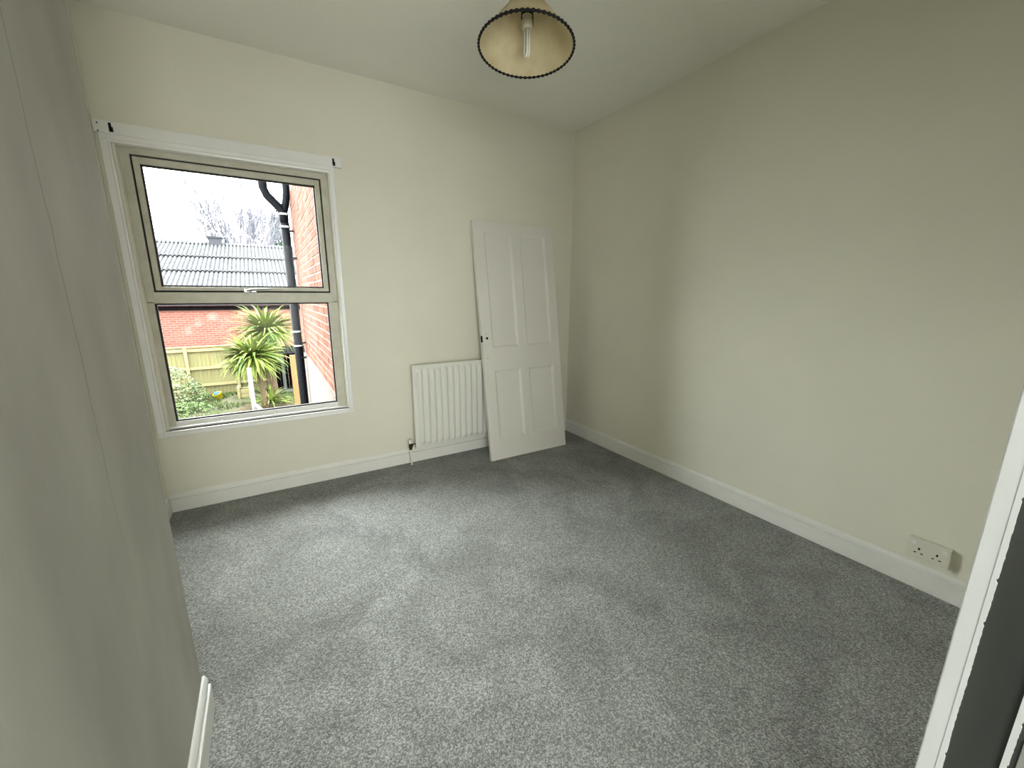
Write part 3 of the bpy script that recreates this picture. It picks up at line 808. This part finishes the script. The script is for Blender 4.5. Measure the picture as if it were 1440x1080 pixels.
# ---- white weathered post with brace
D = 14.3; X = CAM.x - 0.0435 * D; Y = CAM.y + D
wp = thing('white_post', (X, Y, ZG), 'pale weathered garden post with diagonal foot brace, left of palms', 'post')
MB().box(X - 0.06, X + 0.06, Y - 0.06, Y + 0.06, ZG - 0.05, -0.80).build('upright', M_whitepost, wp, bevel=0.01)
MB().tube([(X + 0.05, Y - 0.08, ZG + 0.42), (X + 0.42, Y - 0.25, ZG + 0.0)], 0.055, 4).build('brace', M_whitepost, wp)

# ---- tan plank by the pipe
D = 11.0; X = CAM.x + 0.0392 * D; Y = CAM.y + D
z0 = ground_z(X, Y)
pk = MB(); pk.prism([(X - 0.06, -0.02 + Y), (X + 0.06, -0.02 + Y), (X + 0.06, Y + 0.03), (X - 0.06, Y + 0.03)], 'z', z0 - 0.03, CAM.z - 0.131 * D)
tag(pk.build('timber_plank', M_plank, bevel=0.004), 'tall tan timber plank standing upright left of black pipe', 'plank')

# ---- dark timber store behind the palms
SX = CAM.x; SY = 14.2; Ds = SY - CAM.y
x0, x1 = CAM.x - 0.012 * Ds, CAM.x + 0.062 * Ds
store = thing('dark_store', ((x0 + x1) / 2, SY, ZG), 'black stained open timber lean-to in shade behind palms', 'shed')
zt = CAM.z - 0.128 * Ds
n = 9
for i in range(n):
    a = x0 + (x1 - x0) * i / n
    MB().box(a + 0.006, a + (x1 - x0) / n - 0.006, SY + 0.9, SY + 0.93, ZG - 0.05, zt + 0.12).build('back_board', M_tarmac_wood, store)
MB().box(x0 - 0.03, x0, SY, SY + 0.93, ZG - 0.05, zt).build('side_board', M_tarmac_wood, store)
MB().box(x1, x1 + 0.03, SY, SY + 0.93, ZG - 0.05, zt).build('side_board', M_tarmac_wood, store)
MB().prism([(SY - 0.15, zt), (SY - 0.15, zt + 0.04), (SY + 1.0, zt + 0.20), (SY + 1.0, zt + 0.16)], 'x', x0 - 0.08, x1 + 0.08).build('roof', M_tarmac_wood, store)
for a in (x0 + 0.04, (x0 + x1) / 2 - 0.1):
    MB().box(a - 0.05, a + 0.05, SY - 0.05, SY + 0.05, ZG - 0.05, zt).build('post', M_darkwood, store)
MB().box(x0, x1, SY - 0.02, SY + 0.0, ZG + 0.0, ZG + 0.16).build('kick_board', M_darkwood, store)

# ---- cordylines
def leaf_mesh(L, W, droop, m, twist=0.0):
    me = bpy.data.meshes.new('leaf'); b = bmesh.new(); n = 6; prev = None
    for i in range(n + 1):
        t = i / n
        wv = W * (0.55 + 0.9 * t) if t < 0.35 else W * (0.865) * (1 - ((t - 0.35) / 0.65) ** 1.6)
        p = Vector((L * t * math.cos(droop * t * t), 0, -L * t * math.sin(droop * t * t)))
        if i == n:
            c = [b.verts.new(p)]
        else:
            c = [b.verts.new(p + Vector((0, -wv, wv * .35))), b.verts.new(p), b.verts.new(p + Vector((0, wv, wv * .35)))]
        if prev:
            if len(c) == 3:
                b.faces.new((prev[0], c[0], c[1], prev[1])); b.faces.new((prev[1], c[1], c[2], prev[2]))
            else:
                b.faces.new((prev[0], c[0], prev[1])); b.faces.new((prev[1], c[0], prev[2]))
        prev = c
    b.to_mesh(me); b.free(); me.materials.append(m)
    for p in me.polygons: p.use_smooth = True
    return me
LEAVES = [leaf_mesh(1.0, 0.046, dr, M_leafs[k]) for k, dr in ((0, 0.25), (1, 0.4), (2, 0.5), (3, 0.35), (1, 0.15))]
DEAD = [leaf_mesh(0.8, 0.022, 0.9, M_dead)]
def cordyline(dx, D, zhead, R, nleaf, lean, label, seed, trunk_r=0.10, low=-0.6):
    rr = random.Random(seed)
    hx, hy = CAM.x + dx * D, CAM.y + D
    bx_, by = hx + lean, hy + 0.0
    root = thing('cordyline', (bx_, by, ZG), label, 'palm', 'cordylines')
    Ht = zhead - ZG
    if Ht > 0.5:
        pts = [(bx_ - lean * t * t, by, ZG - 0.05 + (Ht + 0.05) * t) for t in (0, .15, .3, .5, .7, .85, 1)]
        MB().tube(pts, [trunk_r * 1.5, trunk_r * 1.1, trunk_r, trunk_r * .95, trunk_r * .9, trunk_r * .9, trunk_r * .7], 12).build('trunk', M_trunk, root, smooth=True)
        # skirt of dead leaves
        dm = MB(); 
        for i in range(60):
            a = rr.uniform(0, 6.283); L = rr.uniform(.25, .6) * R
            z = zhead - rr.uniform(0.0, 0.35) * R; rad0 = trunk_r * 0.8
            p0 = Vector((hx + rad0 * math.cos(a), hy + rad0 * math.sin(a), z)); p1 = p0 + Vector((math.cos(a) * L * .45, math.sin(a) * L * .45, -L))
            s = Vector((-math.sin(a), math.cos(a), 0)) * 0.018
            dm.bm.faces.new([dm.bm.verts.new(p) for p in (p0 - s, p0 + s, p1)])
        o = dm.build('dead_leaves', M_dead, root); o['kind'] = 'stuff'
        # pale old flower stalk in the crown
        fl = MB()
        for i in range(26):
            d = Vector((rr.uniform(-1, 1), rr.uniform(-1.2, 0.0), rr.uniform(-.3, 1))).normalized() * rr.uniform(.1, .26) * R
            fl.tube([(hx, hy, zhead), (hx + d.x, hy + d.y - .1, zhead + d.z)], [0.012, 0.004], 4)
        o = fl.build('flower_stalk', M_dead, root)
    for i in range(nleaf):
        a = rr.uniform(0, 6.283)
        e = math.asin(rr.uniform(low, 0.98))
        s = R * rr.uniform(.75, 1.05) * (0.85 if e < -0.2 else 1)
        o = bpy.data.objects.new('leaf', LEAVES[rr.randrange(5)]); COL.objects.link(o); o.parent = root
        o.location = Vector((hx + 0.06 * math.cos(a), hy + 0.06 * math.sin(a), zhead + 0.05 * math.sin(e))) - root.location
        o.rotation_euler = (rr.uniform(-.3, .3), -e, a); o.scale = (s, s * rr.uniform(.8, 1.2), s)
    if Ht > 0.5:
        im = MB()
        for i in range(320):
            a = rr.uniform(0, 6.283); e = math.asin(rr.uniform(low, 0.95)); L = R * rr.uniform(.5, .95)
            d = Vector((math.cos(a) * math.cos(e), math.sin(a) * math.cos(e), math.sin(e))); s_ = Vector((-math.sin(a), math.cos(a), .3)) * 0.034
            p = Vector((hx, hy, zhead)); q = p + d * L * .5; t_ = p + d * L + Vector((0, 0, -.12 * L))
            v = [im.bm.verts.new(x_) for x_ in (p - s_ * .6, p + s_ * .6, q + s_, t_, q - s_)]
            im.bm.faces.new(v)
        o = im.build('inner_leaves', M_leafs[seed % 2], root); o['kind'] = 'stuff'
    return root
cordyline(-0.0335, 15.4, -0.62, 1.12, 290, 0.17, 'front spiky green cordyline palm with slender trunk, beside white post', 3, 0.085, -0.75)
cordyline(-0.0030, 16.4, 0.10, 1.18, 290, -0.02, 'taller rear cordyline palm with thick trunk, before the brick wall', 5, 0.15, -0.55)
cordyline(-0.012, 15.6, ZG + 0.12, 0.72, 90, 0.0, 'low young cordyline rosette at the foot of the two palms', 8, 0.06, 0.12)

# ---- leaf clumps
def clump(name, cx, cy, rx, ry, h, n, m, label, cat, seed, size=0.06, group=None, stems=6):
    rr = random.Random(seed); root = thing(name, (cx, cy, ZG), label, cat, group)
    st = MB()
    for k in range(stems):
        a = rr.uniform(0, 6.283); q = rr.uniform(.1, .7)
        st.tube([(cx + .1 * math.cos(a), cy + .1 * math.sin(a), ZG - .03), (cx + rx * q * math.cos(a), cy + ry * q * math.sin(a), ZG + h * rr.uniform(.5, .9))], [0.018, 0.006], 5)
    st.build('stems', M_trunk, root)
    lf = MB()
    for k in range(n):
        a = rr.uniform(0, 6.283); q = math.sqrt(rr.random()); z = h * rr.random() ** 0.8
        f = math.sqrt(max(0.02, 1 - (z / h) ** 2))
        c = Vector((cx + rx * q * f * math.cos(a), cy + ry * q * f * math.sin(a), ZG + z + .02))
        d = Vector((rr.uniform(-1, 1), rr.uniform(-1, 1), rr.uniform(-.4, .8))).normalized() * size * rr.uniform(.6, 1.4)
        s = d.orthogonal().normalized() * size * .45
        lf.bm.faces.new([lf.bm.verts.new(p) for p in (c - d, c + s, c + d, c - s)])
    o = lf.build('foliage', m, root); o['kind'] = 'stuff'
    return root
clump('shrub', CAM.x - 0.170 * 17.0, CAM.y + 17.0, 0.75, 0.6, 1.35, 600, M_shrub2, 'pale leafy shrub against fence at left of window view', 'shrub', 21, 0.055)
clump('shrub', CAM.x - 0.142 * 17.4, CAM.y + 17.4, 0.5, 0.4, 0.75, 400, M_shrub, 'smaller green shrub by fence, right of pale shrub', 'shrub', 22, 0.05)
clump('weed_patch', CAM.x - 0.158 * 16.0, CAM.y + 16.0, 0.75, 0.5, 0.30, 900, M_shrub, 'low green weeds on ground in front of shrubs', 'weeds', 23, 0.05)
gr = MB(); rr = random.Random(31)
for k in range(9000):
    x = rr.uniform(-8.2, -1.6); y = 15.2 - 3.6 * rr.random() ** 1.6
    if noise.noise(Vector((x * .7, y * .7, 9))) < -0.05: continue
    z = ground_z(x, y); h_ = rr.uniform(.04, .13); a = rr.uniform(0, 6.283)
    dx, dy = math.cos(a) * .02, math.sin(a) * .02
    gr.bm.faces.new([gr.bm.verts.new(p) for p in ((x - dx, y - dy, z - .01), (x + dx, y + dy, z - .01), (x + dy * 2, y - dx * 2, z + h_))])
o = gr.build('grass', M_grass); o['kind'] = 'stuff'; tag(o, 'rough grass tufts scattered over the garden ground', 'grass')
# leaf litter and twigs under the palms
lt = MB()
for k in range(500):
    x = rr.uniform(-3.6, -1.9); y = rr.uniform(9.0, 13.5); z = ground_z(x, y) + 0.015
    a = rr.uniform(0, 6.283); L = rr.uniform(.08, .35); s = 0.012
    c, sn = math.cos(a), math.sin(a)
    lt.bm.faces.new([lt.bm.verts.new(p) for p in ((x - c * L, y - sn * L, z), (x - sn * s, y + c * s, z + .012), (x + c * L, y + sn * L, z + .004), (x + sn * s, y - c * s, z + .012))])
o = lt.build('leaf_litter', M_dead); o['kind'] = 'stuff'; tag(o, 'dry fallen palm leaves on the ground under palms', 'leaves')

# ---- small things on the ground
D = 17.6; X = CAM.x - 0.0995 * D; Y = CAM.y + D; z0 = ground_z(X, Y)
tub = thing('plastic_tub', (X, Y, z0), 'yellow plastic tub with blue lid lying before the fence', 'tub')
ax = Vector((-0.35, -0.25, 0.9)).normalized()
MB().lathe([(0.08, 0.0), (0.10, 0.02), (0.145, 0.21), (0.153, 0.22), (0.145, 0.235), (0.125, 0.23)], (X, Y, z0 + 0.02), ax, 20).build('tub_body', M_yellow, tub)
MB().lathe([(0.10, 0.0), (0.105, 0.015), (0.07, 0.05), (0.02, 0.06)], Vector((X, Y, z0 + 0.02)) + ax * 0.231, ax, 20).build('lid', M_blue, tub)
D = 17.3
for k, (a0, a1, e, nm) in enumerate(((-0.067, -0.047, 0.30, 'low timber planter box at foot of fence, left of white post'),)):
    xa, xb = CAM.x + a0 * D, CAM.x + a1 * D; Y = CAM.y + D
    bxo = thing('planter_box', ((xa + xb) / 2, Y, ZG), nm, 'planter')
    for j in range(2):
        MB().box(xa, xb, Y - 0.02, Y + 0.02, ZG + 0.02 + 0.16 * j, ZG + 0.165 + 0.16 * j).build('side_board', M_rail, bxo, bevel=0.004)
        MB().box(xa, xb, Y + 0.40, Y + 0.44, ZG + 0.02 + 0.16 * j, ZG + 0.165 + 0.16 * j).build('side_board', M_rail, bxo, bevel=0.004)
    for xx in (xa, xb):
        MB().box(xx - 0.04, xx + 0.04, Y - 0.07, Y + 0.46, ZG - 0.05, ZG + 0.40).build('end_board', M_rail, bxo, bevel=0.004)

# ---- trees beyond the roof
def bare_tree(dx, D, zt, spread, seed, label):
    rr = random.Random(seed); X, Y = CAM.x + dx * D, CAM.y + D
    root = thing('bare_tree', (X, Y, ZG), label, 'tree', None)
    tk = MB(); tk.tube([(X, Y, ZG - .2), (X, Y, ZG + (zt - ZG) * .35)], [0.28, 0.2], 8); tk.build('trunk', M_twig, root)
    bb = MB()
    def grow(p, d, L, rad, lev):
        q = p + d * L * .5 + Vector((rr.uniform(-.05, .05), rr.uniform(-.05, .05), 0.02)) * L; e = q + (d + Vector((0, 0, .12))).normalized() * L * .5
        bb.tube([p, q, e], [rad, rad * .9, max(rad * .7, 0.02)], 4)
        if lev == 0: return
        for k in range(rr.choice((2, 3, 3))):
            nd = (d + Vector((rr.uniform(-1, 1), rr.uniform(-1, 1), rr.uniform(-.1, .7))) * .55).normalized()
            grow(p + (e - p) * rr.uniform(.5, 1), nd, L * rr.uniform(.6, .8), max(rad * .62, 0.022), lev - 1)
    h0 = ZG + (zt - ZG) * .3
    for k in range(9):
        a = 6.283 * k / 9 + rr.uniform(-.3, .3)
        d = Vector((math.cos(a) * spread, math.sin(a) * spread, 1)).normalized()
        grow(Vector((X, Y, h0)), d, (zt - h0) * .55, 0.085, 4)
    bb.build('branches', M_twig, root)
bare_tree(-0.029, 34.0, CAM.z + 0.152 * 34.0, 0.36, 41, 'tall bare winter tree rising behind the corrugated roof')
bare_tree(-0.002, 42.0, CAM.z + 0.132 * 42.0, 0.30, 43, 'shorter bare winter tree behind roof, right of tall one')
D = 50.0; X, Y = CAM.x + 0.038 * D, CAM.y + D; zt = CAM.z + 0.158 * D
ev = thing('evergreen_tree', (X, Y, ZG), 'dark green conifer behind roof beside the black pipe', 'tree')
MB().tube([(X, Y, ZG - .2), (X, Y, zt - .3)], [0.22, 0.04], 8).build('trunk', M_trunk, ev)
cf = MB(); rr = random.Random(55)
for k in range(3500):
    t = rr.random() ** .7; z = zt - t * (zt - ZG) * .85
    rad = 0.2 + 1.9 * t * rr.uniform(.3, 1); a = rr.uniform(0, 6.283)
    c = Vector((X + rad * math.cos(a), Y + rad * math.sin(a), z)); d = Vector((math.cos(a), math.sin(a), -.35)) * rr.uniform(.3, .6)
    s = Vector((-math.sin(a), math.cos(a), rr.uniform(-.5, .5))) * .16
    cf.bm.faces.new([cf.bm.verts.new(p) for p in (c - s, c + s, c + d)])
o = cf.build('foliage', M_conifer, ev); o['kind'] = 'stuff'

for o in bpy.data.objects:
    if '_world' in o: del o['_world']
